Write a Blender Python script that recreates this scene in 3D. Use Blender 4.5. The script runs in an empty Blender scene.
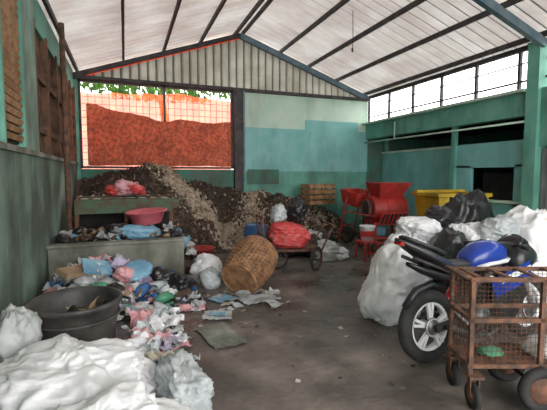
import bpy, math, random
from mathutils import Vector, Matrix, Euler, noise
R = random.Random(7)
pi = math.pi

# ---------------------------------------------------------------- materials
def mat(name, c1, c2=None, scale=4.0, rough=0.8, metal=0.0, bump=0.0, bscale=None, lo=0.4, hi=0.6, trans=0.0, detail=6, holes=0.0, grime=0.0, gcol=(0.05,0.04,0.03), gscale=(2.2,2.2,0.7), wet=False):
    m = bpy.data.materials.new(name); m.use_nodes = True
    nt = m.node_tree; b = nt.nodes['Principled BSDF']
    b.inputs['Roughness'].default_value = rough
    b.inputs['Metallic'].default_value = metal
    tc = nt.nodes.new('ShaderNodeTexCoord')
    n = nt.nodes.new('ShaderNodeTexNoise'); n.inputs['Scale'].default_value = scale; n.inputs['Detail'].default_value = detail
    nt.links.new(tc.outputs['Object'], n.inputs['Vector'])
    r = nt.nodes.new('ShaderNodeValToRGB')
    c2 = c2 or tuple(x*0.75 for x in c1)
    r.color_ramp.elements[0].position = lo; r.color_ramp.elements[0].color = (*c1, 1)
    r.color_ramp.elements[1].position = hi; r.color_ramp.elements[1].color = (*c2, 1)
    nt.links.new(n.outputs['Fac'], r.inputs['Fac'])
    col = r.outputs['Color']
    if grime > 0:
        mp = nt.nodes.new('ShaderNodeMapping'); mp.inputs['Scale'].default_value = gscale; mp.inputs['Location'].default_value = (3.1,1.7,9.2)
        nt.links.new(tc.outputs['Object'], mp.inputs['Vector'])
        g = nt.nodes.new('ShaderNodeTexNoise'); g.inputs['Scale'].default_value = 1.0; g.inputs['Detail'].default_value = 10; g.inputs['Roughness'].default_value = .65
        nt.links.new(mp.outputs['Vector'], g.inputs['Vector'])
        mr = nt.nodes.new('ShaderNodeMapRange'); mr.inputs['From Min'].default_value = .44; mr.inputs['From Max'].default_value = .66; mr.inputs['To Max'].default_value = grime
        nt.links.new(g.outputs['Fac'], mr.inputs['Value'])
        mc = nt.nodes.new('ShaderNodeMixRGB'); mc.inputs[2].default_value = (*gcol, 1)
        nt.links.new(mr.outputs['Result'], mc.inputs[0]); nt.links.new(col, mc.inputs[1]); col = mc.outputs[0]
        if wet:
            m2 = nt.nodes.new('ShaderNodeMapRange'); m2.inputs['From Min'].default_value = .45; m2.inputs['From Max'].default_value = .62; m2.inputs['To Min'].default_value = rough; m2.inputs['To Max'].default_value = .25
            nt.links.new(g.outputs['Fac'], m2.inputs['Value']); nt.links.new(m2.outputs['Result'], b.inputs['Roughness'])
    nt.links.new(col, b.inputs['Base Color'])
    if bump > 0:
        n2 = nt.nodes.new('ShaderNodeTexNoise'); n2.inputs['Scale'].default_value = bscale or scale*5; n2.inputs['Detail'].default_value = 5
        nt.links.new(tc.outputs['Object'], n2.inputs['Vector'])
        bp = nt.nodes.new('ShaderNodeBump'); bp.inputs['Strength'].default_value = bump; bp.inputs['Distance'].default_value = 0.02
        nt.links.new(n2.outputs['Fac'], bp.inputs['Height']); nt.links.new(bp.outputs['Normal'], b.inputs['Normal'])
    last = b.outputs[0]; out = nt.nodes['Material Output']
    if trans > 0:
        t = nt.nodes.new('ShaderNodeBsdfTranslucent'); mx = nt.nodes.new('ShaderNodeMixShader'); mx.inputs[0].default_value = trans
        nt.links.new(col, t.inputs['Color'])
        nt.links.new(last, mx.inputs[1]); nt.links.new(t.outputs[0], mx.inputs[2]); last = mx.outputs[0]
    if holes > 0:   # open weave: part of the cloth is simply air
        t = nt.nodes.new('ShaderNodeBsdfTransparent'); mx = nt.nodes.new('ShaderNodeMixShader'); mx.inputs[0].default_value = holes
        nt.links.new(last, mx.inputs[1]); nt.links.new(t.outputs[0], mx.inputs[2]); last = mx.outputs[0]
    nt.links.new(last, out.inputs['Surface'])
    m['ramp'] = r.name
    return m

M = {}
M['floor'] = mat('floor_concrete', (0.085,0.071,0.063), (0.20,0.168,0.148), 2.2, 0.6, bump=0.7, bscale=14, lo=0.38, hi=0.60, detail=14, grime=.7, gcol=(.035,.029,.025), gscale=(.6,.8,1), wet=True)
M['dust'] = mat('floor_dust', (0.20,0.17,0.15), (0.13,0.11,0.10), 6, 0.95, bump=0.5, bscale=40)
M['mint'] = mat('paint_mint', (0.44,0.61,0.51), (0.54,0.67,0.58), 1.2, 0.7, bump=0.1, grime=.4, gcol=(.22,.24,.18))
M['cyan'] = mat('paint_cyan', (0.17,0.44,0.43), (0.24,0.51,0.50), 1.5, 0.6, bump=0.1, grime=.4, gcol=(.09,.17,.15))
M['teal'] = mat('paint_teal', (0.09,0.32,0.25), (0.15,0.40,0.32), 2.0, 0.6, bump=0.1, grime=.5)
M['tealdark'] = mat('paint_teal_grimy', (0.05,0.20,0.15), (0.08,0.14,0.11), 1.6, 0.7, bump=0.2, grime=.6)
M['greengrey'] = mat('paint_green_grey', (0.26,0.38,0.32), (0.16,0.26,0.21), 2.0, 0.8, bump=0.2, grime=.6)
M['cement'] = mat('cement_render', (0.28,0.28,0.24), (0.15,0.16,0.13), 2.2, 0.9, bump=0.6, bscale=18, grime=.6)
M['cementdark'] = mat('cement_mossy', (0.18,0.26,0.21), (0.09,0.125,0.10), 1.5, 0.9, bump=0.6, bscale=14, grime=.7, gcol=(.05,.055,.045))
M['steel'] = mat('steel_dark', (0.035,0.032,0.035), (0.07,0.06,0.06), 6, 0.6, 0.3)
M['bluesteel'] = mat('steel_blue_paint', (0.10,0.17,0.22), (0.16,0.22,0.26), 5, 0.5, 0.2)
M['roof'] = mat('roof_zinc', (0.64,0.63,0.62), (0.50,0.46,0.45), 1.0, 0.6, 0.0, trans=0.17, grime=.35, gcol=(.33,.24,.21), gscale=(.4,2.5,1))
M['ribshade'] = mat('roof_zinc_rib_shade', (0.24,0.22,0.22), (0.17,0.15,0.15), 1.2, 0.6, 0.0, trans=0.03)  # darker copy of the roof zinc; groove shading put into the colour
M['gable'] = mat('gable_zinc', (0.52,0.51,0.45), (0.38,0.38,0.33), 2.0, 0.6, 0.0, trans=0.12, grime=.4, gcol=(.2,.15,.1))
M['gableribshade'] = mat('gable_zinc_rib_shade', (0.20,0.19,0.17), (0.14,0.14,0.12), 2.0, 0.6)  # gable zinc darkened on rib faces, shading painted in as on the roof
M['net'] = mat('orange_net', (0.95,0.24,0.10), (0.88,0.13,0.05), 3, 0.8, trans=0.5, holes=0.10)
M['orange'] = mat('orange_sheet', (0.85,0.20,0.07), (0.75,0.12,0.04), 3, 0.8, trans=0.7)
M['tarp'] = mat('printed_tarp', (0.52,0.17,0.10), (0.27,0.10,0.06), 14, 0.8, trans=0.38, lo=0.42, hi=0.58, detail=9, grime=.5, gcol=(.16,.06,.04), gscale=(1.6,1.6,2.5))
M['wood'] = mat('wood_old', (0.17,0.085,0.048), (0.06,0.035,0.023), 5, 0.85, bump=0.3)
M['woodlight'] = mat('wood_slats', (0.40,0.23,0.12), (0.24,0.13,0.06), 6, 0.8, bump=0.2)
M['dark'] = mat('near_black', (0.012,0.012,0.012), (0.03,0.026,0.024), 3, 0.9)  # plain near-black, shared by slots, recesses, planks and dark litter
M['soil'] = mat('compost_dark', (0.035,0.023,0.017), (0.06,0.04,0.028), 9, 0.95, bump=0.8, bscale=50)
M['soil2'] = mat('compost_brown', (0.12,0.08,0.055), (0.07,0.046,0.032), 9, 0.95, bump=0.8, bscale=50)
M['chip'] = mat('compost_chips', (0.48,0.39,0.30), (0.28,0.22,0.165), 12, 0.9, bump=0.6, bscale=50)
M['white'] = mat('woven_sack_white', (0.86,0.87,0.89), (0.74,0.75,0.78), 3, 0.5, bump=0.25, bscale=30, grime=.35, gcol=(.42,.40,.37), gscale=(3,3,3))
M['whiteg'] = mat('woven_sack_grey', (0.50,0.52,0.52), (0.32,0.33,0.33), 4, 0.6, bump=0.35, bscale=22)
M['clear'] = mat('plastic_film', (0.66,0.70,0.72), (0.46,0.50,0.52), 6, 0.25, bump=0.4, trans=0.2)
M['black'] = mat('black_plastic', (0.012,0.012,0.014), (0.022,0.022,0.025), 6, 0.3, bump=0.15)
M['tub'] = mat('tub_rubber', (0.03,0.03,0.032), (0.07,0.066,0.062), 5, 0.5, bump=0.2, grime=.4, gcol=(.14,.12,.1), gscale=(4,4,4))
M['rubber'] = mat('tyre_rubber', (0.014,0.014,0.015), (0.03,0.029,0.028), 8, 0.8, bump=0.3, bscale=60)
M['silver'] = mat('alloy_silver', (0.62,0.62,0.64), (0.5,0.5,0.52), 8, 0.35, 0.4)
M['chrome'] = mat('engine_metal', (0.25,0.25,0.26), (0.12,0.12,0.12), 12, 0.4, 0.7)
M['blue'] = mat('bike_blue', (0.012,0.035,0.26), (0.018,0.05,0.32), 2, 0.2)
M['bwhite'] = mat('bike_white', (0.75,0.76,0.78), (0.68,0.69,0.7), 2, 0.25)
M['seat'] = mat('seat_vinyl', (0.014,0.014,0.016), (0.02,0.02,0.022), 12, 0.45)
M['rust'] = mat('rusty_iron', (0.20,0.095,0.058), (0.09,0.055,0.04), 14, 0.85, 0.1, bump=0.4)
M['rustgreen'] = mat('green_iron_rusted', (0.08,0.14,0.09), (0.11,0.075,0.045), 5, 0.8, 0.1, bump=0.3)
M['red'] = mat('red_paint', (0.50,0.035,0.03), (0.36,0.03,0.025), 4, 0.5, grime=.4)
M['redbag'] = mat('red_plastic_bag', (0.60,0.06,0.06), (0.62,0.16,0.15), 14, 0.4, bump=0.3, lo=.5, hi=.62)
M['yellow'] = mat('yellow_plastic', (0.62,0.42,0.02), (0.50,0.32,0.02), 3, 0.5, grime=.4)
M['bamboo'] = mat('bamboo_weave', (0.38,0.20,0.10), (0.20,0.10,0.05), 9, 0.7)
M['pink'] = mat('pink_plastic', (0.72,0.17,0.20), (0.60,0.13,0.16), 4, 0.4)
M['pinkbag'] = mat('pink_bag', (0.68,0.36,0.38), (0.52,0.24,0.27), 6, 0.4)
M['lblue'] = mat('light_blue_plastic', (0.22,0.42,0.56), (0.12,0.28,0.42), 5, 0.4)
M['dblue'] = mat('blue_drum_plastic', (0.03,0.09,0.24), (0.03,0.11,0.27), 3, 0.4)
M['green'] = mat('green_plastic', (0.10,0.34,0.20), (0.06,0.24,0.14), 5, 0.4)
M['lilac'] = mat('lilac_plastic', (0.42,0.36,0.52), (0.54,0.48,0.62), 5, 0.4)
M['card'] = mat('cardboard', (0.36,0.25,0.15), (0.26,0.18,0.11), 4, 0.9)
M['cream'] = mat('cream_paper', (0.58,0.53,0.43), (0.45,0.41,0.33), 5, 0.8)
M['leaf'] = mat('leaf_green', (0.10,0.26,0.04), (0.05,0.15,0.02), 3, 0.7, trans=0.4)
M['door'] = mat('door_grey', (0.26,0.26,0.28), (0.18,0.17,0.18), 2, 0.6, grime=.4)
M['glassdark'] = mat('dark_visor', (0.01,0.01,0.012), (0.015,0.015,0.018), 2, 0.08)
M['lampred'] = mat('lamp_red', (0.5,0.01,0.01), (0.4,0.01,0.01), 2, 0.2)
M['earth'] = mat('outside_earth', (0.16,0.12,0.08), (0.09,0.10,0.05), 0.8, 0.95, bump=0.4)

def add_layers(m, rampcols):
    r = m.node_tree.nodes[m['ramp']].color_ramp
    for p, c in rampcols:
        e = r.elements.new(p); e.color = (*c, 1)
add_layers(M['floor'], [(0.5,(0.145,0.122,0.108)), (0.74,(0.31,0.27,0.24))])

# ---------------------------------------------------------------- builder
class B:
    def __init__(s, name, *mats):
        s.name = name; s.mats = list(mats); s.v = []; s.f = []; s.m = []; s.s = []; s.X = Matrix.Identity(4)
    def mi(s, k):
        if k not in s.mats: s.mats.append(k)
        return s.mats.index(k)
    def add(s, vs, fs, k, smooth=False):
        o = len(s.v); s.v += [s.X @ Vector(p) for p in vs]; i = s.mi(k)
        for f in fs: s.f.append([o+a for a in f]); s.m.append(i); s.s.append(smooth)
    def box(s, c, d, k, rot=None, taper=1.0):
        x, y, z = d[0]/2, d[1]/2, d[2]/2
        vs = [Vector((a*x*(taper if e < 0 else 1), b*y*(taper if e < 0 else 1), e*z)) for e in (-1, 1) for a, b in ((-1,-1),(1,-1),(1,1),(-1,1))]
        m = Euler(rot).to_matrix() if rot else Matrix.Identity(3)
        c = Vector(c)
        s.add([m@p + c for p in vs], [(0,3,2,1),(4,5,6,7),(0,1,5,4),(1,2,6,5),(2,3,7,6),(3,0,4,7)], k)
    def beam(s, p0, p1, w, h, k):
        p0 = Vector(p0); p1 = Vector(p1); d = (p1-p0).normalized()
        up = Vector((0,0,1)) if abs(d.z) < 0.95 else Vector((0,1,0))
        a = d.cross(up).normalized()*w/2; b = a.cross(d).normalized()*h/2
        s.add([p0-a-b, p0+a-b, p0+a+b, p0-a+b, p1-a-b, p1+a-b, p1+a+b, p1-a+b],
              [(0,3,2,1),(4,5,6,7),(0,1,5,4),(1,2,6,5),(2,3,7,6),(3,0,4,7)], k)
    def tube(s, pts, r, k, n=8, closed=False, caps=True):
        pts = [Vector(p) for p in pts]; N = len(pts); vs = []; fs = []
        rs = r if isinstance(r, (list, tuple)) else [r]*N
        ref = None
        for i, p in enumerate(pts):
            if closed: d = pts[(i+1) % N]-pts[i-1]
            else: d = pts[min(i+1, N-1)]-pts[max(i-1, 0)]
            d.normalize()
            if ref is None:
                ref = Vector((0,0,1)) if abs(d.z) < 0.9 else Vector((1,0,0))
            a = (ref - d*ref.dot(d))
            if a.length < 1e-4: a = d.orthogonal()
            a.normalize(); ref = a; b = d.cross(a)
            for j in range(n):
                t = 2*pi*j/n; vs.append(p + a*math.cos(t)*rs[i] + b*math.sin(t)*rs[i])
        for i in range(N if closed else N-1):
            i2 = (i+1) % N
            for j in range(n):
                j2 = (j+1) % n
                fs.append((i*n+j, i*n+j2, i2*n+j2, i2*n+j))
        if not closed and caps:
            fs.append(tuple(range(n))[::-1]); fs.append(tuple((N-1)*n+j for j in range(n)))
        s.add(vs, fs, k, True)
    def cyl(s, p0, p1, r, k, n=16, r1=None):
        s.tube([p0, p1], [r, r if r1 is None else r1], k, n)
    def torus(s, c, ax, Rr, r, k, N=40, n=12, sq=1.0):
        c = Vector(c); ax = Vector(ax).normalized(); a = ax.orthogonal().normalized(); b = ax.cross(a)
        vs = []; fs = []
        for i in range(N):
            t = 2*pi*i/N; d = a*math.cos(t)+b*math.sin(t)
            for j in range(n):
                q = 2*pi*j/n; vs.append(c + d*(Rr+r*math.cos(q)) + ax*r*sq*math.sin(q))
        for i in range(N):
            for j in range(n):
                fs.append((i*n+j, ((i+1) % N)*n+j, ((i+1) % N)*n+(j+1) % n, i*n+(j+1) % n))
        s.add(vs, fs, k, True)
    def lathe(s, prof, c, k, n=40, Mx=None, wob=0.0):
        vs = []; fs = []; c = Vector(c); Mx = Mx or Matrix.Identity(3)
        for i, (r, z) in enumerate(prof):
            for j in range(n):
                t = 2*pi*j/n; rr = r*(1+wob*noise.noise(Vector((math.cos(t)*1.3, math.sin(t)*1.3, z*2))))
                vs.append(c + Mx @ Vector((rr*math.cos(t), rr*math.sin(t), z)))
        for i in range(len(prof)-1):
            for j in range(n):
                j2 = (j+1) % n; fs.append((i*n+j, i*n+j2, (i+1)*n+j2, (i+1)*n+j))
        s.add(vs, fs, k, True)
    def grid(s, fn, nu, nv, k, smooth=True):
        vs = [fn(i/nu, j/nv) for i in range(nu+1) for j in range(nv+1)]; fs = []
        for i in range(nu):
            for j in range(nv):
                a = i*(nv+1)+j; fs.append((a, a+nv+1, a+nv+2, a+1))
        s.add(vs, fs, k, smooth)
    def loft(s, secs, k, n=16, p=2.4, closed=True):
        vs = []; fs = []
        for c, w, h in secs:
            for j in range(n):
                t = 2*pi*j/n; ct, st = math.cos(t), math.sin(t)
                vs.append(Vector(c)+Vector((0, w*math.copysign(abs(ct)**(2/p), ct), h*math.copysign(abs(st)**(2/p), st))))
        for i in range(len(secs)-1):
            for j in range(n):
                j2 = (j+1) % n; fs.append((i*n+j, (i+1)*n+j, (i+1)*n+j2, i*n+j2))
        fs.append(tuple(range(n))); fs.append(tuple((len(secs)-1)*n+j for j in range(n))[::-1])
        s.add(vs, fs, k, True)
    def sack(s, c, d, k, rot=(0,0,0), seed=0, p=3.0, amp=0.12, neck=0.0, nz=36, na=48, fl=0.004, crease=0.10, fold=0.0):
        m = Euler(rot).to_matrix(); c = Vector(c); sd = Vector((seed*7.3, seed*3.1, seed*5.7)); vs = []; fs = []
        for i in range(nz+1):
            ph = pi*i/nz; t = -math.cos(ph); rr = (1-abs(t)**p)**(1/p) if abs(t) < 1 else 0
            if neck and t > 0.55: 
                q = (t-0.55)/0.45; rr = rr*(1-q) + q*0.16
                if t > 0.93: rr = 0.16+ (t-0.93)*2.2
            for j in range(na):
                a = 2*pi*j/na; ca, sa = math.cos(a), math.sin(a)
                pp = 2.6; den = (abs(ca)**pp+abs(sa)**pp)**(1/pp)
                q = Vector((rr*ca/den, rr*sa/den, t*(1+0.25*neck if t > 0.6 else 1)))
                nrm = Vector((ca*min(1,rr*1.5), sa*min(1,rr*1.5), t)).normalized()
                w = noise.noise(q*1.3+sd)*amp*1.6 + noise.noise(q*3.1+sd)*amp*0.5
                if fold:      # taut cloth: thin sharp ridges, flat panels between
                    wp = q + noise.noise_vector(q*1.5+sd)*0.35
                    for fr, am in ((1.5,1.0),(3.2,.6),(6.5,.35),(12,.15)):
                        cr = 1-abs(noise.noise(Vector((wp.x*fr, wp.y*fr*1.0, wp.z*fr*0.8))+sd*fr))*3.2
                        w += fold*am*max(0, cr)**1.6
                else:
                    cr = 1-abs(noise.noise(q*2.4+sd*2))*2.6; cr2 = 1-abs(noise.noise(q*5.5+sd*3))*2.6
                    w -= crease*max(0, cr)**2*0.8 + crease*0.5*max(0, cr2)**2
                if neck and t > 0.3: w += 0.05*math.sin(a*9+seed)*min(1, (t-0.3)*2)*rr
                q += nrm*w
                pt = m @ Vector((q.x*d[0]/2, q.y*d[1]/2, q.z*d[2]/2)) + c
                if pt.z < fl: pt.z = fl
                vs.append(pt)
        for i in range(nz):
            for j in range(na):
                j2 = (j+1) % na; fs.append((i*na+j, i*na+j2, (i+1)*na+j2, (i+1)*na+j))
        s.add(vs, fs, k, True)
    def crumple(s, c, size, k, seed=0, n=7, amp=0.35, asp=1.0, fl=0.006, flat=False):
        rot = Euler((R.uniform(-.5,.5), R.uniform(-.5,.5), R.uniform(0,6.28))) if not flat else Euler((0,0,R.uniform(0,6.28)))
        m = rot.to_matrix(); c = Vector(c); sd = Vector((seed*1.7, seed*2.9, 0.3*seed)); vs = []
        for i in range(n+1):
            for j in range(n+1):
                x = (i/n-.5); y = (j/n-.5)*asp
                nn = noise.noise_vector(Vector((x*3, y*3, 0))+sd)
                q = Vector((x+nn.x*amp*.6, y+nn.y*amp*.6, nn.z*amp+abs(noise.noise(Vector((x*6,y*6,1))+sd))*amp*.5))*size
                pt = m@q + c
                if pt.z < fl: pt.z = fl
                vs.append(pt)
        fs = [(i*(n+1)+j, (i+1)*(n+1)+j, (i+1)*(n+1)+j+1, i*(n+1)+j+1) for i in range(n) for j in range(n)]
        s.add(vs, fs, k, False)
    def done(s, bevel=0.0, solid=0.0, parent=None):
        me = bpy.data.meshes.new(s.name)
        mn = Vector((min(p.x for p in s.v), min(p.y for p in s.v), min(p.z for p in s.v)))
        mx = Vector((max(p.x for p in s.v), max(p.y for p in s.v), max(p.z for p in s.v)))
        o = Vector(((mn.x+mx.x)/2, (mn.y+mx.y)/2, mn.z))
        me.from_pydata([tuple(p-o) for p in s.v], [], s.f)
        for k in s.mats: me.materials.append(M[k])
        me.polygons.foreach_set('material_index', s.m); me.polygons.foreach_set('use_smooth', s.s); me.update()
        ob = bpy.data.objects.new(s.name, me); bpy.context.collection.objects.link(ob); ob.location = o
        if bevel:
            b = ob.modifiers.new('bev', 'BEVEL'); b.width = bevel; b.segments = 2; b.limit_method = 'ANGLE'; b.angle_limit = 0.9
        if solid:
            q = ob.modifiers.new('sol', 'SOLIDIFY'); q.thickness = solid
        return ob

XL, XR, YB, YF = -1.02, 6.74, 10.0, -3.5
XM = (XL+XR)/2; ZE, ZR = 3.93, 5.27
def roofz(x): return ZR - abs(x-XM)/(XR-XM)*(ZR-ZE)

# ---------------------------------------------------------------- shell
b = B('floor'); b.box((4.1, 3.25, -0.05), (10.6, 13.7, 0.1), 'floor'); b.done()
b = B('ground'); b.box((4, 6, -0.2), (60, 60, 0.1), 'earth'); b.done()

b = B('wall_back')
b.box((XL+0.04, YB+0.1, 1.9), (0.08, 0.2, 3.8), 'teal')
b.box((0.9, YB+0.1, 0.87), (3.7, 0.2, 1.74), 'tealdark')
b.box((4.87, YB+0.1, 3.32), (3.84, 0.2, 0.92), 'mint')
b.box((4.87, YB+0.09, 2.28), (3.84, 0.22, 1.16), 'cyan')
b.box((4.87, YB+0.1, 0.85), (3.84, 0.2, 1.7), 'teal')
b.box((8.05, YB+0.1, 1.4), (2.5, 0.2, 2.8), 'tealdark')
b.box((5.6, YB-0.015, 2.98), (1.7, 0.02, 0.30), 'cyan')
b.box((3.5, YB-0.015, 1.55), (0.9, 0.02, 0.4), 'tealdark')
b.done()
b = B('trim_1')
b.box((XM, YB-0.05, 3.80), (XR-XL, 0.12, 0.08), 'steel')
b.box((2.80, YB-0.04, 1.9), (0.24, 0.18, 3.8), 'steel')
b.box((2.93, YB-0.06, 2.6), (0.05, 0.2, 2.3), 'bluesteel')
b.done(0.006)
b = B('window_1')
for x in (-0.92, 0.95, 2.64): b.box((x, YB+0.02, 2.77), (0.05, 0.08, 2.0), 'steel')
for z in (1.78, 3.74): b.box((0.86, YB+0.02, z), (3.6, 0.08, 0.05), 'steel')
for i in range(24): b.cyl((-0.9+i*0.15, YB+0.06, 1.78), (-0.9+i*0.15, YB+0.06, 3.74), 0.006, 'steel', 5)
for i in range(13): b.cyl((-0.92, YB+0.06, 1.8+i*0.16), (2.64, YB+0.06, 1.8+i*0.16), 0.005, 'steel', 5)
b.done()
b = B('orange_safety_net')
def netf(u, v):
    x = -0.96+u*3.64; zt = 3.58 - 0.05*math.sin(u*pi*2.2+.5) - 0.06*noise.noise(Vector((u*7,0,0)))
    return Vector((x, YB+0.26+0.04*noise.noise(Vector((u*9, v*3, 0))), -.15+(zt+.15)*v))
b.grid(netf, 60, 30, 'net'); b.done()
b = B('hanging_tarp')
def tf(u, v):
    x = -0.78+u*3.36
    q = min(1, max(0, u/0.5)); q = q*q*(3-2*q)
    zt = 3.22-0.27*q+0.05*noise.noise(Vector((u*9, 0, 3)))-0.05*math.sin(u*pi*3)**2
    zb = 1.82+0.03*noise.noise(Vector((u*8,0,7)))
    return Vector((x, YB-0.10+0.05*noise.noise(Vector((u*10, v*4, 0)))+0.02*math.sin(u*60), zb+(zt-zb)*v))
b.grid(tf, 90, 24, 'tarp')
b.done()

# corrugated gable
b = B('gable_cladding')
N = int((XR-XL)/0.025); vs = []
for i in range(N+1):
    x = XL+(XR-XL)*i/N; ph = (i % 8)
    y = YB+0.03+(0.035 if ph in (0,1) else 0.0)
    vs += [(x, y, 3.78), (x, y, roofz(x)-(0.16 if x < XM else 0.06))]
f1 = []; f2 = []
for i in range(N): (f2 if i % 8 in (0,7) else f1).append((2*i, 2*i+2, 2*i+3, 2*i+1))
b.add(vs, f1, 'gable'); b.add(vs, f2, 'gableribshade'); b.done()
b = B('trim_2')
b.beam((XL+.1, YB+0.12, roofz(XL+.1)-0.09), (XM, YB+0.12, ZR-0.09), 0.02, 0.13, 'orange'); b.done()

# roof
b = B('ceiling')
Y0, Y1 = YF, YB+0.35
n = int((Y1-Y0)/0.03)
for sgn in (-1, 1):
    xe = XM+sgn*(XR-XM+0.25); ze = roofz(xe); vs = []; f1 = []; f2 = []
    for i in range(n+1):
        y = Y0+(Y1-Y0)*i/n; o = 0.035 if (i % 8) in (0, 1) else 0.0
        vs += [(XM, y, ZR+0.07+o), (xe, y, ze+0.07+o)]
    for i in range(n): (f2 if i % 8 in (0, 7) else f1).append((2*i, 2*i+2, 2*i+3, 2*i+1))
    b.add(vs, f1, 'roof'); b.add(vs, f2, 'ribshade')
b.done()
b = B('roof_purlins')
for x in (-0.95, 0.04, 0.97, 1.87, 2.78, 2.95, 3.99, 4.84, 5.72, 6.66):
    z = roofz(x); b.box((x, (Y0+Y1)/2, z+0.01), (0.05, Y1-Y0-0.1, 0.09), 'steel')
b.done()
b = B('roof_rafters')
for y in (YB-0.05, 4.75, -0.6):
    b.beam((XM, y, ZR-0.1), (XR, y, ZE-0.1), 0.09, 0.14, 'bluesteel')
    if y != 4.75: b.beam((XM, y, ZR-0.1), (XL, y, ZE-0.1), 0.09, 0.10, 'steel')
b.done()
b = B('ceiling_cable')
b.tube([(4.3, 6.9, 4.85), (4.31, 6.9, 4.3), (4.3, 6.9, 4.1)], 0.008, 'steel', 6); b.cyl((4.3,6.9,4.04),(4.3,6.9,4.12), 0.018, 'black'); b.done()

# left wall
b = B('wall_left')
xl = XL-0.09
b.box((xl, 3.25, 0.92), (0.18, 13.5, 1.84), 'cementdark')
b.box((xl, 3.25, 1.86), (0.24, 13.5, 0.06), 'cement')
b.box((xl, 0.45, 2.95), (0.16, 7.8, 2.12), 'mint')
b.box((xl, 5.3, 2.9), (0.22, 0.8, 2.05), 'greengrey')
b.box((xl, 7.85, 3.72), (0.16, 4.3, 0.42), 'teal')
y = 5.72
while y < 8.7:
    w = R.uniform(0.10, 0.18); b.box((xl, y+w/2, 2.68), (0.04, w-0.012, 1.68), R.choice(['wood','dark','wood'])); y += w
for y in (5.75, 6.6, 7.5, 8.7, 9.25, 9.9): b.box((XL-0.03, y, 2.7), (0.09, 0.1, 1.72), 'wood')
for z in (2.2, 2.9): b.box((XL-0.03, 7.9, z), (0.05, 4.1, 0.07), 'wood')
b.done()
b = B('hanging_orange_sheet'); b.grid(lambda u, v: Vector((XL-0.12+0.03*noise.noise(Vector((u*5,v*5,0))), 8.72+u*1.2, 1.88+v*1.6)), 14, 10, 'tarp'); b.done()
b = B('window_2')
b.box((XL-0.05, 4.5, 2.85), (0.06, 0.78, 1.86), 'dark')
for i in range(22): b.box((XL-0.0, 4.5, 1.98+i*0.083), (0.05, 0.72, 0.06), 'woodlight', rot=(0, 0.35, 0))
for yy in (4.11, 4.89): b.box((XL, yy, 2.85), (0.09, 0.05, 1.9), 'teal')
b.done()
b = B('iron_post'); b.cyl((-0.86, 7.02, 0), (-0.86, 7.02, 3.95), 0.04, 'rust', 10); b.box((-0.86,7.02,0.02),(0.16,0.16,0.04),'rust'); b.done()

# right wall
xr = XR+0.1
b = B('wall_right'); b.box((xr, 0.2, 1.55), (0.2, 7.4, 3.1), 'teal'); b.done()
b = B('wall_right'); b.box((xr, 4.33, 2.6), (0.2, 0.86, 1.0), 'teal'); b.done()
b = B('concrete_pillar'); b.box((xr-0.03, 4.87, 1.95), (0.3, 0.22, 3.9), 'teal'); b.done()
b = B('trim_3')
b.box((xr, 7.5, 2.88), (0.2, 5.0, 0.44), 'teal')
b.box((xr-0.06, 7.5, 3.10), (0.36, 5.0, 0.05), 'mint'); b.done()
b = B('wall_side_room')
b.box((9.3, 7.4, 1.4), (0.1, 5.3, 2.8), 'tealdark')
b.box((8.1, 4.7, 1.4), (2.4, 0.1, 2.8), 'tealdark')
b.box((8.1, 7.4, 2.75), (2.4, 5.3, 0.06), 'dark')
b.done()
b = B('window_3')
for i in range(15):
    y = -3.3+i*0.95; b.box((xr, y, 3.5), (0.06, 0.05, 0.78), 'steel')
b.box((xr, 3.25, 3.30), (0.04, 13.3, 0.03), 'steel'); b.box((xr, 3.25, 3.88), (0.1, 13.4, 0.08), 'steel')
b.box((xr, 3.25, 3.62), (0.02, 13.3, 0.02), 'steel')
b.done()
b = B('door_1')
b.box((xr, 4.33, 1.03), (0.06, 0.82, 2.05), 'door')
for z in (0.5, 1.15, 1.75): b.box((xr-0.04, 4.33, z), (0.03, 0.6, 0.42), 'door')
b.cyl((xr-0.05, 4.62, 1.0), (xr-0.12, 4.62, 1.0), 0.02, 'chrome'); b.done(0.005)
b = B('partition_booth')
b.box((7.35, 8.35, 1.12), (0.1, 3.2, 2.24), 'cyan')
b.box((7.35, 8.35, 2.26), (0.16, 3.2, 0.06), 'mint')
b.box((6.92, 5.85, 0.55), (0.1, 1.7, 1.1), 'cyan')
b.box((6.92, 5.85, 2.0), (0.1, 1.7, 0.5), 'cyan')
b.box((6.92, 6.5, 1.4), (0.1, 0.4, 0.8), 'cyan'); b.box((6.92, 5.15, 1.4), (0.1, 0.3, 0.8), 'cyan')
b.box((7.1, 6.72, 1.12), (0.5, 0.08, 2.24), 'cyan')
b.box((6.86, 5.85, 1.08), (0.2, 1.7, 0.05), 'mint')
b.box((6.86, 6.74, 1.33), (0.1, 0.1, 2.66), 'teal'); b.box((7.4, 9.9, 1.35), (0.1, 0.1, 2.7), 'teal')
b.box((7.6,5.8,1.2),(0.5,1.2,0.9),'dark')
b.done(0.004)
b = B('conduit_pipe'); b.tube([(6.68,9.95,2.55),(6.68,7.4,2.55),(6.68,5.0,2.55)], 0.02, 'mint', 8); b.tube([(6.68,8.6,2.55),(6.68,8.6,3.0)],0.02,'mint',8); b.done()

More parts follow.
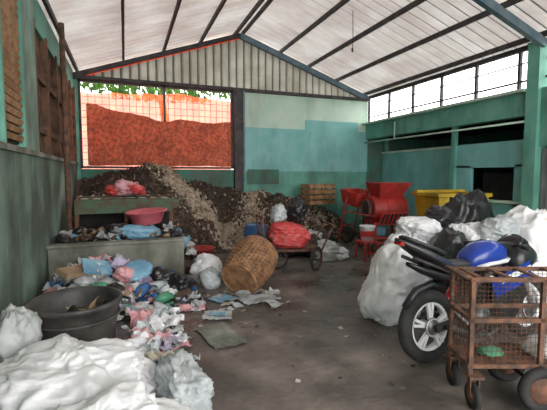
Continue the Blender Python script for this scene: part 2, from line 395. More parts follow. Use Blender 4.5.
# ---------------------------------------------------------------- compost heap
def interp(x, T):
    if x <= T[0][0]: return T[0][1]
    for (a, va), (c, vc) in zip(T, T[1:]):
        if x <= c:
            t = (x-a)/(c-a); t = t*t*(3-2*t); return va+(vc-va)*t
    return T[-1][1]
RID = [(-1,1.5),(0,1.78),(.8,1.72),(1.6,1.42),(2.3,1.15),(2.8,1.05),(3.4,1.16),(4.3,.95),(5.2,.65),(6.1,0.0)]
FT = [(-1,7.9),(1,8.0),(2.0,8.2),(2.6,8.0),(3.6,7.8),(4.6,8.1),(6.1,8.9)]
def heap(x, y):
    f = interp(x, FT); t = max(0, min(1, (y-f)/(9.6-f)))
    h = interp(x, RID)*(t**0.85) 
    h += (noise.noise(Vector((x*1.7, y*1.7, 0)))*0.22 + noise.noise(Vector((x*4.5, y*4.5, 3)))*0.09)*min(1, t*3)*min(1, max(0, 6.1-x))
    return max(0.0, h)
b = B('compost_heap', 'soil', 'soil2', 'chip')
nx, ny = 136, 52; vs = []
for i in range(nx+1):
    for j in range(ny+1):
        x = -1.0+7.1*i/nx; y = 7.7+2.12*j/ny
        z = heap(x, y); z += R.uniform(-.02, .02) if z > 0.02 else 0
        vs.append((x+R.uniform(-.012,.012) if 0 < i < nx else x, y, max(z, 0.002)))
b.v = [Vector(p) for p in vs]
def chipprob(x, y):
    c = 0.85 + (9.7-y)*1.0; d = abs(x-c)/0.62
    p = max(0, 1-d)*1.6
    c2 = 3.05+(9.4-y)*-0.45; p = max(p, (1-abs(x-c2)/0.45)*1.1)
    c3 = 4.5; p = max(p, (1-abs(x-c3)/0.8)*0.55)
    return p*(0.6+0.9*noise.noise(Vector((x*3,y*3,5)))+0.3)+0.03
for i in range(nx):
    for j in range(ny):
        a = i*(ny+1)+j; b.f.append([a, a+ny+1, a+ny+2, a+1])
        x = -1.0+7.1*i/nx; y = 7.7+2.12*j/ny; q = R.random()
        b.m.append(2 if q < chipprob(x, y) else (1 if noise.noise(Vector((x*1.3, y*1.3, 9)))+R.uniform(-.3,.3) > 0.05 else 0)); b.s.append(False)
for i in range(7000):
    x = R.uniform(-.9, 5.9); y = R.uniform(7.9, 9.8); z = heap(x, y)
    if z < 0.03: continue
    s_ = R.uniform(.010, .030); k = 'chip' if R.random() < chipprob(x, y)+0.03 else R.choice(['soil','soil','soil2'])
    m = Euler((R.uniform(-1,1), R.uniform(-1,1), R.uniform(0,6))).to_matrix(); c = Vector((x, y, z+0.02)); L_ = R.choice([1,1,2.6])
    b.add([c+m@Vector(q)*s_ for q in ((-L_,-.6,0),(L_,-.6,0),(L_,.6,.2),(-L_,.6,0),(0,0,.6))], [(0,1,4),(1,2,4),(2,3,4),(3,0,4)], k)
b.done()

# ---------------------------------------------------------------- left area
b = B('cement_kerb_block')
b.box((-0.1, 6.02, 0.30), (1.82, 0.16, 0.60), 'cement'); b.box((-0.1, 6.02, 0.62), (1.84, 0.20, 0.05), 'cement'); b.done(0.02)

cols = ['white','clear','whiteg','white','clear','lblue','pinkbag','black','lilac','cream','green','pinkbag','clear','whiteg','black','card','dblue','clear','cream','pinkbag','dark','white','soil2','whiteg']
def litter(name, mound, xr_, yr_, n, smin, smax, base='soil2', hm=0.3, cl=cols):
    b = B(name)
    def f(u, v):
        x = xr_[0]+(xr_[1]-xr_[0])*u; y = yr_[0]+(yr_[1]-yr_[0])*v
        return Vector((x, y, max(0.003, mound(x, y)-0.03)))
    b.grid(f, 30, 24, base, False)
    for i in range(n):
        x = R.uniform(*xr_); y = R.uniform(*yr_); z = mound(x, y)
        if z <= 0.012 and R.random() < 0.5: continue
        s_ = R.uniform(smin, smax)
        x = min(max(x, xr_[0]+s_*.8), xr_[1]-s_*.5); y = min(max(y, yr_[0]+s_*.5), yr_[1]-s_*.8)
        k = R.choice(cl)
        if R.random() < 0.6: b.crumple((x, y, z+s_*.15), s_*1.1, k, i, 7, 0.5, R.uniform(.6,1.2))
        else: b.sack((x, y, z+s_*.12), (s_, s_*.8, s_*.5), k, (R.uniform(-.5,.5), R.uniform(-.5,.5), R.uniform(0,6)), i, 2.6, .2, 0, 12, 16, fold=.25)
    return b
md = lambda x, y: max(0, 0.40*math.exp(-((x+0.35)/0.75)**2)*min(1, max(0, (y-4.35)/1.0))*1.0 + 0.06*noise.noise(Vector((x*4,y*4,0))) - 0.02)
b = litter('plastic_rubbish_heap', md, (-1.0, 0.86), (4.5, 5.88), 330, 0.06, 0.24, hm=.3)
b.sack((0.12, 5.1, 0.42), (0.36, 0.3, 0.1), 'lblue', (0.5, -0.2, 0.4), 31, 4, .08)
b.sack((-0.02, 5.05, 0.38), (0.28, 0.22, 0.2), 'pinkbag', (0.2, 0.3, 0.9), 33, 2.4, .2)
b.sack((0.42, 5.35, 0.18), (0.42, 0.34, 0.30), 'black', (0, 0.3, 0.2), 35, 2.4, .2, fold=.15)
b.sack((0.65, 5.2, 0.14), (0.34, 0.3, 0.26), 'black', (0, 0.3, 0.9), 37, 2.4, .2, fold=.15)
b.sack((-0.1, 5.35, 0.46), (0.26, 0.2, 0.16), 'lilac', (0.2, 0.3, 0.9), 36, 2.4, .2)
b.box((-0.35, 5.2, 0.47), (0.34, 0.26, 0.02), 'lblue', (0.5, 0.25, 0.3)); b.box((-0.62, 5.15, 0.44), (0.3, 0.2, 0.06), 'card', (0.3, 0.1, 0.8))
b.done()
md2 = lambda x, y: max(0, 0.66*min(1, (1.15-x)/0.35) + 0.08*noise.noise(Vector((x*3,y*3,4))))
b = litter('rubbish_pile', md2, (-1.0, 1.1), (6.2, 6.9), 90, 0.08, 0.24, hm=.3, cl=['black','whiteg','dark','lblue','card','soil2','black','rustgreen'])
b.sack((0.18, 6.32, 0.72), (0.52, 0.18, 0.20), 'lblue', (0,0.1,0.1), 4, 2.5, .1, fold=.15); b.sack((-0.12, 6.34, 0.74), (0.34, 0.18, 0.24), 'black', (0,0,0), 5, 2.4, .1, fold=.12)
b.done()

def basin(name, c, r, h, k, tilt=(0,0,0), inner=None):
    b = B(name); m = Euler(tilt).to_matrix()
    b.lathe([(0.0,0.0),(r*.68,0),(r*.72,.01),(r*.96,h*.93),(r*1.05,h*.95),(r*1.06,h),(r*.95,h),(r*.69,.02),(0,.02)], c, k, 44, m)
    return b
basin('pink_basin', (0.32, 6.56, 0.83), 0.31, 0.20, 'pink', (0.05,-0.08,0)).done()
basin('red_basin', (1.32, 7.35, 0.0), 0.26, 0.22, 'red').done()

b = B('iron_sorting_table')
b.box((-0.0, 7.30, 1.17), (1.56, 0.55, 0.05), 'rustgreen')
b.box((-0.0, 7.03, 1.06), (1.56, 0.03, 0.20), 'rustgreen'); b.box((-0.0, 7.58, 1.10), (1.56, 0.03, 0.26), 'rustgreen')
for x in (-0.75, -0.0, 0.75):
    for y in (7.06, 7.55): b.box((x, y, 0.6), (0.06, 0.06, 1.2), 'rust')
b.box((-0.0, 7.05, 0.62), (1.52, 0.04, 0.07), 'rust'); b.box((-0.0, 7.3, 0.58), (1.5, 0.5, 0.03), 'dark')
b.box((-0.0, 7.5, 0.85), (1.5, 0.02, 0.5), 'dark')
b.cyl((0.80, 7.05, 1.1), (0.80, 7.58, 1.1), 0.09, 'rustgreen', 16)
for i in range(9): b.cyl((-0.73+i*0.185, 7.02, 1.22), (-0.73+i*0.185, 7.58, 1.22), 0.025, 'rust', 8)
b.done(0.004)
b = B('pink_bag_bundle')
b.sack((0.02, 7.3, 1.37), (0.36, 0.3, 0.22), 'pinkbag', (0,0,.3), 6, 2.2, .25, fold=.3, fl=1.247); b.sack((0.17, 7.25, 1.34), (0.28, 0.24, 0.16), 'redbag', (0,.3,1), 8, 2.2, .25, fold=.3, fl=1.247); b.sack((-0.18, 7.3, 1.33), (0.24, 0.24, 0.14), 'redbag', (0,.3,1), 9, 2.2, .25, fold=.3, fl=1.247); b.done()

# black tub
b = B('black_rubber_tub')
cx, cy = -0.46, 3.98
b.lathe([(0,0),(.31,0),(.33,.02),(.36,.22),(.385,.40),(.41,.41),(.415,.44),(.41,.455),(.38,.455),(.365,.40),(.32,.10),(0,.09)], (cx, cy, 0), 'tub', 56, wob=0.03)
b.torus((cx, cy, .30), (0,0,1), .378, .012, 'tub', 56, 8)
for sg in (-1, 1):
    b.tube([(cx+sg*.40, cy-.1, .40), (cx+sg*.47, cy-.07, .38), (cx+sg*.47, cy+.07, .38), (cx+sg*.40, cy+.1, .40)], .015, 'tub', 8)
b.crumple((cx, cy, .26), .5, 'dark', 3, 12, .3); b.crumple((cx+.05, cy-.05, .30), .3, 'card', 5, 8, .3)
b.done()
# foreground sacks
b = B('white_woven_sack'); b.sack((-0.38, 2.92, 0.15), (1.0, 0.80, 0.46), 'white', (0.0, 0.05, -0.35), 11, 2.6, .15, 0, 100, 140, fold=.11); b.done()
b = B('white_woven_sack'); b.sack((-0.20, 2.20, 0.12), (0.85, 0.60, 0.38), 'white', (0.1, 0.0, 0.3), 12, 2.6, .18, 0, 90, 130, fold=.12); b.done()
b = B('clear_plastic_bag'); b.sack((0.34, 2.72, 0.10), (0.28, 0.56, 0.28), 'clear', (0.1, 0, 0.2), 13, 2.4, .18, 0, 60, 80, fold=.2); b.done()
b = B('grey_sack'); b.sack((-0.82, 3.47, 0.24), (0.28, 0.32, 0.56), 'whiteg', (0,0,0.1), 14, 2.8, .12, 0, 50, 60, fold=.13); b.done()
b = B('plastic_packaging')
for i, (x, y, s_, k) in enumerate([(.10,3.62,.24,'white'),(.18,3.8,.26,'pinkbag'),(.12,3.45,.2,'clear'),(.3,4.1,.26,'white'),(.14,4.25,.24,'pinkbag'),(.35,4.3,.2,'clear'),(.3,3.6,.2,'lilac'),(.22,3.35,.2,'cream'),(.12,3.95,.24,'clear'),(.40,3.9,.14,'whiteg'),(.43,4.2,.16,'white')]):
    b.crumple((x, y, .05), s_*1.2, k, i+40, 9, .4)
for i in range(55):
    s_ = R.uniform(.05,.14); b.crumple((R.uniform(.06,.5), R.uniform(3.25,4.35), .03), s_, R.choice(cols), i+90, 5, .5)
b.done()

# ---------------------------------------------------------------- middle litter and flat bags
b = B('floor_litter')
for i in range(340):
    t = R.random()
    if t < .55: x, y = R.uniform(.5, 2.0), R.uniform(3.6, 7.5)
    elif t < .8: x, y = R.uniform(1.8, 4.6), R.uniform(5.8, 7.6)
    else: x, y = R.uniform(.5, 4), R.uniform(1.6, 5.5)
    b.crumple((x, y, .004), R.uniform(.012, .05), R.choice(['whiteg','card','soil','soil2','soil','dust','dust','dust','soil2','cream']), i, 3, .12, fl=.004)
for i in range(16): b.crumple((R.uniform(.95,1.95), R.uniform(4.2,5.0), .01), R.uniform(.08,.2), R.choice(['clear','whiteg','cream','clear']), i, 6, .12)
b.done()
def flatbag(name, c, w, h, rz, k, k2=None):
    b = B(name); m = Matrix.Rotation(rz, 3, 'Z'); c = Vector(c)
    b.grid(lambda u, v: c+m@Vector(((u-.5)*w+.02*noise.noise(Vector((v*5,u,0))), (v-.5)*h+.02*noise.noise(Vector((u*5,v,3))), .015+.03*abs(noise.noise(Vector((u*4,v*4,rz)))))), 16, 14, k)
    if k2: b.grid(lambda u, v: c+m@Vector(((u-.5)*w*.55, (v-.5)*h*.45, .024+.03*abs(noise.noise(Vector((u*2,v*2,rz)))))), 6, 6, k2)
    b.done()
flatbag('blue_flat_bag', (1.13, 4.82, 0), .28, .24, .5, 'lblue')
flatbag('white_flat_bag', (1.56, 4.66, 0), .48, .34, .2, 'clear', 'whiteg')
flatbag('white_flat_bag', (0.94, 4.26, 0), .32, .30, -.3, 'clear', 'lblue')
flatbag('brown_flat_sack', (0.84, 3.70, 0), .32, .58, .15, 'cement')
b = B('white_sack_heap')
b.sack((1.12, 5.78, .16), (.40,.40,.42), 'white', (0,.2,.3), 21, 2.5, .2, fold=.15); b.sack((1.10, 5.42, .12), (.26,.28,.28), 'clear', (0,-.2,.3), 22, 2.5, .15, fold=.15); b.done()

# bamboo basket toppled
b = B('bamboo_basket')
b.X = Matrix.Translation((1.60, 5.18, 0.325)) @ Euler((math.radians(-66), 0, math.radians(-46))).to_matrix().to_4x4()
def br(z): return .215+.10*math.sin(min(1, (z+.31)/.62*1.0)*pi*.62+.35)
nr = 34
for i in range(nr):
    t = 2*pi*i/nr
    for dt in (0, .05): b.tube([(br(z)*math.cos(t+dt)*(1), br(z)*math.sin(t+dt), z) for z in [-.31+.062*q for q in range(11)]], .008, 'bamboo', 5)
for q in range(20):
    z = -.30+q*.032; ph = q % 2
    b.tube([((br(z)+.012*math.cos(nr/2*t+ph*pi))*math.cos(t), (br(z)+.012*math.cos(nr/2*t+ph*pi))*math.sin(t), z) for t in [2*pi*k_/68 for k_ in range(68)]], .011, 'bamboo', 5, True)
b.torus((0,0,.31), (0,0,1), br(.31), .022, 'bamboo', 48, 8); b.torus((0,0,-.31), (0,0,1), br(-.31), .018, 'bamboo', 48, 8)
for i in range(-9, 10):
    x = i*.026; w = math.sqrt(max(0.0, br(-.31)**2-x*x)); b.beam((x, -w, -.31), (x, w, -.31), .02, .006, 'bamboo'); b.beam((-w, x, -.315), (w, x, -.315), .02, .006, 'bamboo')
b.X = Matrix.Identity(4)
b.done()

# handcart with red bag
def spoked(b, c, ax, Rr, k='rubber', sp=14):
    b.torus(c, ax, Rr, Rr*.13, k, 40, 10); b.torus(c, ax, Rr*.84, Rr*.05, 'rust', 40, 6)
    c = Vector(c); ax = Vector(ax).normalized(); a = ax.orthogonal().normalized(); q = ax.cross(a)
    b.cyl(c-ax*.04, c+ax*.04, .03, 'chrome', 10)
    for i in range(sp):
        t = 2*pi*i/sp; b.cyl(c, c+(a*math.cos(t)+q*math.sin(t))*Rr*.84, .004, 'chrome', 4)
b = B('hand_cart')
c0 = Vector((2.95, 5.75, 0))
spoked(b, c0+Vector((0,0,.21)), (-.6,.8,0), .185)
spoked(b, c0+Vector((-.55,.30,.19)), (-.2,.95,0), .165)
for p, q in [((2.15,6.05,.32),(3.1,5.85,.32)), ((2.2,6.5,.32),(3.15,6.3,.32)), ((2.15,6.05,.32),(2.2,6.5,.32)), ((3.1,5.85,.32),(3.15,6.3,.32)), ((2.6,5.95,.32),(2.65,6.4,.32)),
             ((3.1,5.85,.32),(3.3,5.8,.75)), ((3.15,6.3,.32),(3.35,6.25,.75)), ((3.3,5.8,.75),(3.35,6.25,.75)), ((2.15,6.05,.32),(2.1,6.05,.9)), ((2.2,6.5,.32),(2.15,6.5,.9)), ((2.1,6.05,.9),(2.15,6.5,.9)), ((2.12,6.05,.6),(2.17,6.5,.6)),
             ((2.25,6.03,.32),(2.25,6.03,.0)), ((2.3,6.45,.32),(2.3,6.45,.0)), ((2.95,5.75,.21),(3.0,6.0,.32)), ((2.4,6.05,.19),(2.4,6.2,.32))]:
    b.cyl(p, q, .018, 'rust', 8)
b.box((2.65, 6.17, .345), (.95,.42,.02), 'wood', (0,0,-.2)); b.done()
b = B('red_plastic_sack'); b.sack((2.62, 6.17, .56), (.60,.46,.40), 'redbag', (0,.25,-.3), 24, 2.8, .15, 0, 60, 72, fold=.16, fl=.36); b.done()
b = B('black_rubbish_bag'); b.sack((2.80, 6.22, .97), (.32,.30,.34), 'black', (0,0,0), 25, 2.3, .2, 1, fold=.15); b.done()
b = B('white_bag'); b.sack((2.44, 6.2, .94), (.22,.24,.26), 'clear', (0,0,0), 26, 2.3, .2, 0, fold=.25); b.done()
b = B('blue_plastic_drum')
b.lathe([(0,0),(.2,0),(.215,.02),(.22,.2),(.235,.22),(.22,.24),(.225,.42),(.24,.44),(.225,.46),(.21,.62),(.18,.65),(.0,.65)], (2.36, 7.2, 0), 'dblue', 36)
b.cyl((2.44,7.2,.64),(2.44,7.2,.68),.035,'black'); b.done()
b = B('mixed_rubbish_bags')
for i, (x, y, z, s_, k) in enumerate([(3.55,6.45,.12,.40,'whiteg'),(3.65,6.75,.15,.4,'clear'),(3.35,6.95,.18,.5,'black'),(3.8,6.4,.10,.26,'white'),(3.6,7.2,.2,.5,'whiteg'),(2.98,7.1,.2,.46,'black'),(3.9,7.3,.2,.45,'black'),(3.3,7.4,.3,.4,'redbag'),(3.9,7.0,.1,.3,'clear')]):
    b.sack((x,y,z), (s_, s_*.8, s_*.8), k, (0,.2,i), 50+i, 2.3, .22, 0, 24, 30, fold=.25)
b.done()

b = B('wooden_crate')
b.X = Matrix.Translation((4.75, 9.2, 0.84))@Matrix.Rotation(0.1,4,'Z')
for z in (0.05, .19, .33, .47):
    for y in (-.22, .22): b.box((0,y,z), (.78,.02,.10), 'woodlight')
    for x in (-.38, .38): b.box((x,0,z), (.02,.44,.10), 'woodlight')
for x in (-.36,0,.36):
    for y in (-.2,.2): b.box((x,y,.26), (.04,.04,.52), 'wood')
b.box((0,0,.01),(.76,.44,.02),'woodlight'); b.X = Matrix.Identity(4); b.done()

def frus(b, c, w0, d0, w1, d1, h, k, sx=0, sy=0):
    c = Vector(c); vs = []
    for w, d, z in ((w0,d0,0),(w1,d1,h),(w1-.04,d1-.04,h),(w0-.04,d0-.04,0)):
        q = z/h; vs += [c+Vector((a*w/2+sx*q, e*d/2+sy*q, z)) for a, e in ((-1,-1),(1,-1),(1,1),(-1,1))]
    fs = []
    for L in range(3):
        for j in range(4): fs.append((L*4+j, L*4+(j+1)%4, L*4+4+(j+1)%4, L*4+4+j))
    b.add(vs, fs, k)
b = B('red_shredder_machine')
b.X = Matrix.Translation((5.16, 6.95, 0))@Matrix.Rotation(-.12,4,'Z')
for x in (-.32,.36):
    for y in (-.26,.26): b.beam((x*1.1,y*1.1,.1),(x,y,.62),.05,.05,'red')
for y in (-.28,.28): b.box((0.02,y,.2),(.78,.04,.04),'red')
for x in (-.35,.39):
    for y in (-.31,.31): b.torus((x,y,.1),(0,1,0),.075,.026,'rubber',28,8); b.cyl((x,y-.02,.1),(x,y+.02,.1),.055,'rust',12)
b.box((.02,0,.60),(.80,.58,.05),'red')
b.cyl((-.34,0,.88),(.40,0,.88),.28,'red',40)
for x in (-.34,-.02,.40): b.torus((x,0,.88),(1,0,0),.285,.018,'red',40,6)
b.box((.03,-.33,.70),(.62,.04,.30),'red',(.55,0,0))
for i in range(6): b.box((-.2+i*.09,-.355,.70),(.035,.03,.24),'dark',(.55,0,0))
frus(b, (0.04,.0,1.08), .46,.34,.72,.66,.36,'red',.0,-.10)
b.cyl((-.36,0,.88),(-.42,0,.88),.19,'steel',32); b.torus((-.42,0,.88),(1,0,0),.19,.02,'rust',36,8)
b.cyl((-.36,.05,.40),(-.42,.05,.40),.09,'steel',24); b.cyl((-.32,.05,.40),(.02,.05,.40),.13,'lblue',24); b.box((-.1,.05,.26),(.3,.24,.05),'red')
for sg in (-1,1): b.beam((-.39,sg*.185,.88),(-.39,.05+sg*.085,.40),.03,.01,'dark')
b.tube([(.40,.0,.88),(.48,0,.88)],.05,'chrome',12)
b.tube([(-.36,.26,.75),(-.62,.26,.80),(-.64,-.26,.80),(-.36,-.26,.75)],.015,'red',8)
b.X = Matrix.Identity(4); b.done(.005)
b = B('red_wheelbarrow')
b.X = Matrix.Translation((4.80, 7.75, 0.0))@Matrix.Rotation(.3,4,'Z')@Euler((math.radians(12),0,0)).to_matrix().to_4x4()
frus(b, (0,0,.95), .42,.4,.66,.5,.32,'red'); b.box((0,0,.96),(.42,.4,.02),'red')
for x in (-.24,.24): b.tube([(x,.1,.1),(x,.1,.95),(x*1.2,.0,1.35)],.02,'red',8)
b.torus((0,.1,.2),(1,0,0),.16,.04,'rubber'); b.cyl((-.25,.1,.2),(.25,.1,.2),.015,'rust')
for z in (.45,.75): b.cyl((-.24,.1,z),(.24,.1,z),.015,'red')
b.X = Matrix.Identity(4); b.done()

b = B('yellow_waste_bin')
b.X = Matrix.Translation((6.00, 5.95, 0))@Matrix.Rotation(-.15,4,'Z')
frus(b, (0,0,.14), .88,.62,1.08,.80,1.08,'yellow'); b.box((0,0,.15),(.86,.6,.03),'yellow')
for y in (-.41,.41): b.box((0,y,1.22),(1.16,.06,.07),'yellow')
for x in (-.55,.55): b.box((x,0,1.22),(.06,.84,.07),'yellow')
for x in (-.35,-.12,.12,.35): b.box((x,-.375,.70),(.05,.05,.92),'yellow',(-.09,0,0))
b.box((0,.34,1.27),(1.1,.12,.06),'yellow')
for x in (-.35,.35):
    for y in (-.22,.22): b.cyl((x-.03,y,.07),(x+.03,y,.07),.07,'rubber',16); b.box((x,y,.11),(.08,.08,.06),'chrome')
b.X = Matrix.Identity(4); b.done(.01)

b = B('red_plastic_stool')
for x in (-.13,.13):
    for y in (-.13,.13): b.beam((4.25+x*1.2,6.2+y*1.2,0),(4.25+x,6.2+y,.34),.035,.035,'red')
b.box((4.25,6.2,.35),(.32,.32,.03),'red'); b.box((4.25,6.07,.15),(.28,.02,.04),'red'); b.done(.005)
b = B('white_paint_bucket')
b.lathe([(0,.368),(.11,.368),(.14,.62),(.15,.63),(.15,.65),(.135,.65),(.11,.39),(0,.39)], (4.25,6.2,0),'white',32)
b.lathe([(.127,.45),(.136,.56)], (4.25,6.2,0),'red',32); b.done()

# ---------------------------------------------------------------- right sacks
b = B('woven_sack_pile')
for c, d, r, sd, k in [
 ((2.82,3.52,.38),(.58,.54,.94),(.12,.42,.1),61,'white'),
 ((3.38,3.95,.42),(.66,.58,.88),(0,-.2,.3),62,'white'),
 ((3.95,4.45,.42),(.75,.62,.90),(.1,.1,.3),63,'white'),
 ((3.50,3.95,.88),(.66,.46,.34),(.1,.1,.5),64,'white'),
 ((4.62,3.35,.58),(.8,.7,1.16),(.0,.1,.1),65,'white'),
 ((4.02,3.62,.48),(.60,.52,.96),(.0,-.1,.1),66,'white'),
 ((4.15,3.35,.92),(.5,.4,.3),(.1,-.1,.6),69,'clear')]:
    b.sack(c, d, k, r, sd, 3.0, .14, 0, 80, 100, fold=.09)
b.sack((4.75,4.42,.62),(.75,.6,1.30),'black',(0,0,.2),67,2.6,.15,0,44,56,fold=.12)
b.sack((3.45,3.4,.55),(.40,.34,.75),'black',(0,.2,.2),70,2.6,.15,0,44,56,fold=.12)
b.sack((3.95,4.1,.95),(.34,.34,.4),'black',(0,.2,.2),73,2.6,.15,0,44,56,fold=.12); b.done()

# ---------------------------------------------------------------- motorcycle
b = B('sport_motorcycle')
hd = math.radians(4)
b.X = Matrix.Translation((2.39, 2.55, 0.0))@Matrix.Rotation(hd,4,'Z')@Matrix.Rotation(math.radians(-4),4,'X')
def mwheel(cx_, rt, disc):
    c = Vector((cx_,0,.315)); ax = Vector((0,1,0))
    b.torus(c, ax, .252, rt, 'rubber', 64, 14, .95)
    b.torus(c, ax, .205, .016, 'bwhite', 64, 8, 2.2)
    b.torus(c, ax, .19, .008, 'bwhite', 64, 8, 4)
    b.cyl(c-ax*.06, c+ax*.06, .04, 'silver', 20)
    for i in range(5):
        t = 2*pi*i/5+.3
        for dt in (-.13, .13):
            p = c+Vector((math.cos(t)*.03,0,math.sin(t)*.03)); q = c+Vector((math.cos(t+dt)*.2,0,math.sin(t+dt)*.2))
            b.beam(p-ax*.03, q-ax*.03, .028, .024, 'bwhite')
    b.cyl(c-ax*.062, c-ax*.056, disc, 'chrome', 36)
    b.torus(c-ax*.06, ax, disc*.9, .008, 'silver', 40, 6)
mwheel(0, .060, .08); mwheel(1.30, .055, .13)
for y in (-.09,.09): b.beam((0,y,.31),(.45,y*1.0,.36),.03,.06,'steel')
b.tube([(.18,0,.42),(.32,0,.62)],.03,'lampred',10)
b.box((.2,.085,.42),(.36,.02,.04),'black',(0,-.15,0))
b.tube([(-.24,0,.50),(-.12,0,.63),(.05,0,.665),(.2,0,.60)],.035,'black',8)
b.box((.58,0,.34),(.34,.24,.24),'chrome'); b.box((.70,0,.52),(.16,.18,.22),'chrome',(0,.5,0))
for i in range(6): b.box((.66+i*.016,0,.44+i*.03),(.20,.21,.008),'steel',(0,.5,0))
b.cyl((.50,-.15,.34),(.50,.15,.34),.10,'chrome',24); b.cyl((.64,-.14,.32),(.64,.14,.32),.08,'steel',24)
for y in (-.11,.11):
    b.tube([(.42,y,.38),(.46,y,.62),(.85,y*.8,.80),(1.02,y*.4,.84)],.025,'steel',8)
    b.tube([(.46,y,.66),(.1,y*.8,.80),(-.2,y*.6,.92)],.016,'steel',8)
    b.tube([(.9,y*.8,.76),(.86,y,.4),(.75,y,.22),(.45,y,.24)],.018,'steel',8)
    b.cyl((.38,y,.30),(.38,y*2.0,.30),.014,'steel'); b.beam((.36,y*1.1,.30),(.14,y*1.5,.46),.015,.03,'silver')
b.tube([(.74,-.09,.42),(.84,-.1,.25),(.6,-.13,.17),(.3,-.15,.22),(.22,-.16,.26)],.022,'chrome',10)
b.tube([(.34,-.15,.22),(.26,-.16,.25),(.10,-.17,.32),(.06,-.17,.34)],[.025,.034,.036,.028],'chrome',16)
b.loft([((.44,0,.80),.07,.05),((.50,0,.83),.11,.09),((.60,0,.86),.135,.12),((.74,0,.88),.15,.125),((.86,0,.87),.135,.11),((.94,0,.86),.08,.08),((.98,0,.85),.05,.05)],'blue',24)
b.cyl((.76,0,.995),(.76,0,1.012),.035,'silver',20)
b.loft([((.5,0,.78),.145,.02),((.62,0,.80),.155,.03),((.85,0,.81),.155,.035),((.93,0,.82),.12,.02)],'bwhite',16)
b.loft([((.46,0,.82),.08,.03),((.36,0,.81),.13,.035),((.2,0,.83),.135,.035),((.1,0,.87),.10,.04)],'seat',18)
b.loft([((.14,0,.93),.09,.03),((.02,0,.98),.10,.03),((-.14,0,1.04),.085,.028),((-.25,0,1.085),.05,.02)],'seat',18)
b.loft([((.3,0,.76),.12,.05),((.12,0,.84),.13,.07),((-.06,0,.94),.11,.06),((-.22,0,1.02),.07,.04),((-.32,0,1.075),.02,.015)],'black',18)
b.loft([((.22,0,.82),.132,.018),((.05,0,.89),.124,.016),((-.08,0,.94),.10,.012)],'blue',14)
b.box((-.29,0,1.04),(.04,.08,.025),'lampred',(0,.4,0))
b.loft([((.30,0,.72),.09,.06),((.12,0,.74),.07,.05),((-.06,0,.80),.05,.035),((-.2,0,.86),.03,.02)],'black',14)
b.loft([((.96,0,.76),.17,.15),((1.05,0,.80),.185,.16),((1.2,0,.82),.17,.14),((1.34,0,.80),.11,.09),((1.42,0,.77),.04,.04)],'black',24)
b.loft([((1.06,0,.94),.12,.02),((1.14,0,.97),.11,.06),((1.22,0,.94),.10,.05),((1.32,0,.87),.07,.03)],'glassdark',20)
for sg in (-1,1):
    b.add([(.62,sg*.15,.62),(.98,sg*.18,.70),(1.08,sg*.17,.5),(.92,sg*.14,.24),(.55,sg*.135,.2),(.62,sg*.15,.4)],[(0,1,2,5),(5,2,3,4)],'black')
    b.add([(.60,sg*.155,.66),(1.1,sg*.19,.80),(1.12,sg*.19,.62),(.66,sg*.16,.5)],[(0,1,2,3)],'blue')
    b.add([(.70,sg*.160,.66),(1.1,sg*.194,.76),(1.1,sg*.194,.71),(.72,sg*.163,.61)],[(0,1,2,3)],'bwhite')
    b.tube([(1.02,sg*.08,.93),(.96,sg*.2,.95),(.88,sg*.31,.93)],.013,'steel',8); b.tube([(.93,sg*.22,.942),(.87,sg*.33,.93)],.019,'rubber',10)
    b.tube([(1.30,sg*.09,.31),(1.20,sg*.09,.6),(1.06,sg*.09,.94)],[.03,.026,.022],'silver',12)
b.loft([((1.40,0,.76),.09,.03),((1.43,0,.76),.06,.02)],'silver',16)
b.tube([(1.03,0,.50),(1.14,0,.60),(1.30,0,.635),(1.48,0,.56)],[.03,.05,.055,.03],'blue',12)
b.beam((.42,.1,.22),(.36,.26,.0),.02,.02,'steel')
b.X = Matrix.Identity(4); b.done()

# ---------------------------------------------------------------- rusty cage cart
b = B('rusty_mesh_cart')
b.X = Matrix.Translation((2.17, 1.93, 0))@Matrix.Rotation(math.radians(-21),4,'Z')
L, D_, z0, z1 = .95, .30, .30, .90
def bar(p, q, w=.028): b.beam(p, q, w, w, 'rust')
for x in (0, L*.5, L):
    for y in (0, D_):
        if x == L*.5 and y == D_: continue
        bar((x,y,z0-.06),(x,y,z1))
for z in (z0, z1, (z0+z1)/2+.02):
    bar((-.02,0,z),(L,0,z)); bar((-.02,D_,z),(L,D_,z)); bar((0,0,z),(0,D_,z)); bar((L,0,z),(L,D_,z))
b.tube([(0,0,z1),(-.06,.02,z1+.02),(-.08,D_/2,z1+.03),(-.06,D_-.02,z1+.02),(0,D_,z1)],.012,'rust',8)
stp = .033
for y in (0, D_):
    for i in range(int(L/stp)): b.cyl((i*stp+.01,y,z0),(i*stp+.01,y,z1-.3 if y == 0 else z1),.0022,'rust',4)
    for i in range(int((z1-z0)/stp)):
        z = z0+i*stp
        if y == 0 and z > z1-.29: continue
        b.cyl((0,y,z),(L,y,z),.0022,'rust',4)
for x in (0, L):
    for i in range(int(D_/stp)): b.cyl((x,i*stp,z0),(x,i*stp,z1),.0022,'rust',4)
    for i in range(int((z1-z0)/stp)): b.cyl((x,0,z0+i*stp),(x,D_,z0+i*stp),.0022,'rust',4)
b.box((L/2,D_/2,z0),(L,D_,.015),'rust')
for i in range(5): b.box((L*.06+i*.2,D_/2,z1+.005),(.035,D_,.012),'rust')
for x, y, r in ((.03,.0,.085),(.03,D_,.085)):
    b.cyl((x-.02,y,r),(x+.02,y,r),r,'rubber',24); b.cyl((x-.025,y,r),(x+.025,y,r),r*.5,'rust',16)
    for sg in (-.03,.03): b.beam((x+sg,y,r),(x+sg,y,z0-.06),.008,.04,'rust')
    b.box((x,y,z0-.07),(.1,.09,.02),'rust')
for yy in (-.05, D_+.05):
    b.torus((.46,yy,.155),(0,1,0),.12,.036,'rubber',40,12); b.cyl((.46,yy-.02,.155),(.46,yy+.02,.155),.09,'rust',24)
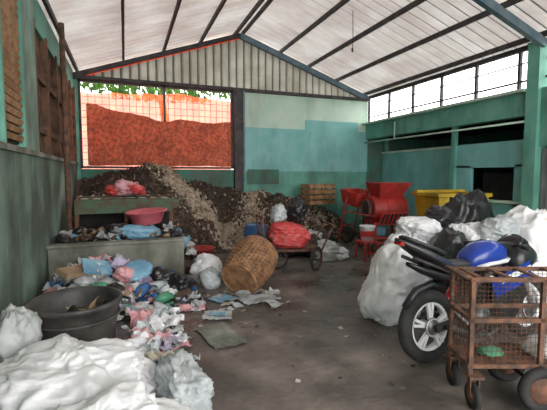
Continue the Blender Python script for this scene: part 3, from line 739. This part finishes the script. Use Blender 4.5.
b.cyl((.46,-.06,.155),(.46,D_+.06,.155),.014,'steel')
for yy in (0, D_): b.beam((.46,yy,.155),(.46,yy,z0),.03,.03,'rust')
b.sack((.22,D_/2,z0+.035),(.18,.14,.05),'green',(0,0,.2),71,2.4,.2,0,16,20,fl=z0); b.sack((.62,D_/2,z0+.06),(.34,.22,.14),'whiteg',(0,0,.2),72,2.4,.2,0,16,20,fl=z0)
b.X = Matrix.Identity(4); b.done()

# ---------------------------------------------------------------- outside tree
b = B('tree')
b.tube([(1.5,15,-.15),(1.6,15,2.5),(1.3,15,4.5),(1.8,15.2,6)],[.2,.16,.12,.05],'wood',10)
for i in range(1500):
    a = R.uniform(0,6.28); rr = R.uniform(0,1)**.5
    c = Vector((1.2+rr*3.2*math.cos(a), 15+rr*1.0*math.sin(a), 5.0+R.uniform(-.9,1.6)*(1-rr*.6)))
    m = Euler((R.uniform(-1.5,1.5),R.uniform(-1.5,1.5),R.uniform(0,6))).to_matrix(); s_ = R.uniform(.1,.22)
    b.add([c+m@Vector(q)*s_ for q in ((-1,0,0),(0,-.45,.1),(1,0,0),(0,.45,.1))],[(0,1,2,3)],'leaf')
b.done()

# ---------------------------------------------------------------- light
w = bpy.data.worlds.new('World'); bpy.context.scene.world = w; w.use_nodes = True
bg = w.node_tree.nodes['Background']; bg.inputs[0].default_value = (1.0, 0.98, 0.95, 1); bg.inputs[1].default_value = 4.9
def area(name, loc, rot, sx, sy, e, col=(1,1,1)):
    l = bpy.data.lights.new(name, 'AREA'); l.shape = 'RECTANGLE'; l.size = sx; l.size_y = sy; l.energy = e; l.color = col
    o = bpy.data.objects.new(name, l); o.location = loc; o.rotation_euler = rot; bpy.context.collection.objects.link(o)
area('entrance_fill', (3, -3.2, 2.6), (math.radians(78),0,0), 7, 3, 190, (1,.98,.96))  # added fill lamp behind the camera, brightens the interior from the open front
sl = bpy.data.lights.new('sun', 'SUN'); sl.energy = 3.5; sl.angle = .05; sl.color = (1,.95,.88)
so = bpy.data.objects.new('sun', sl); bpy.context.collection.objects.link(so); so.rotation_euler = (math.radians(-48), math.radians(10), 0)

# ---------------------------------------------------------------- camera
cam = bpy.data.cameras.new('Camera'); co = bpy.data.objects.new('Camera', cam); bpy.context.collection.objects.link(co)
co.location = (0,0,1.6); co.rotation_euler = (math.radians(90-4.4), 0, math.radians(-20.8)); cam.sensor_width = 36; cam.lens = 25.67; cam.clip_start = .05
bpy.context.scene.camera = co
bpy.context.scene.view_settings.view_transform = 'Standard'
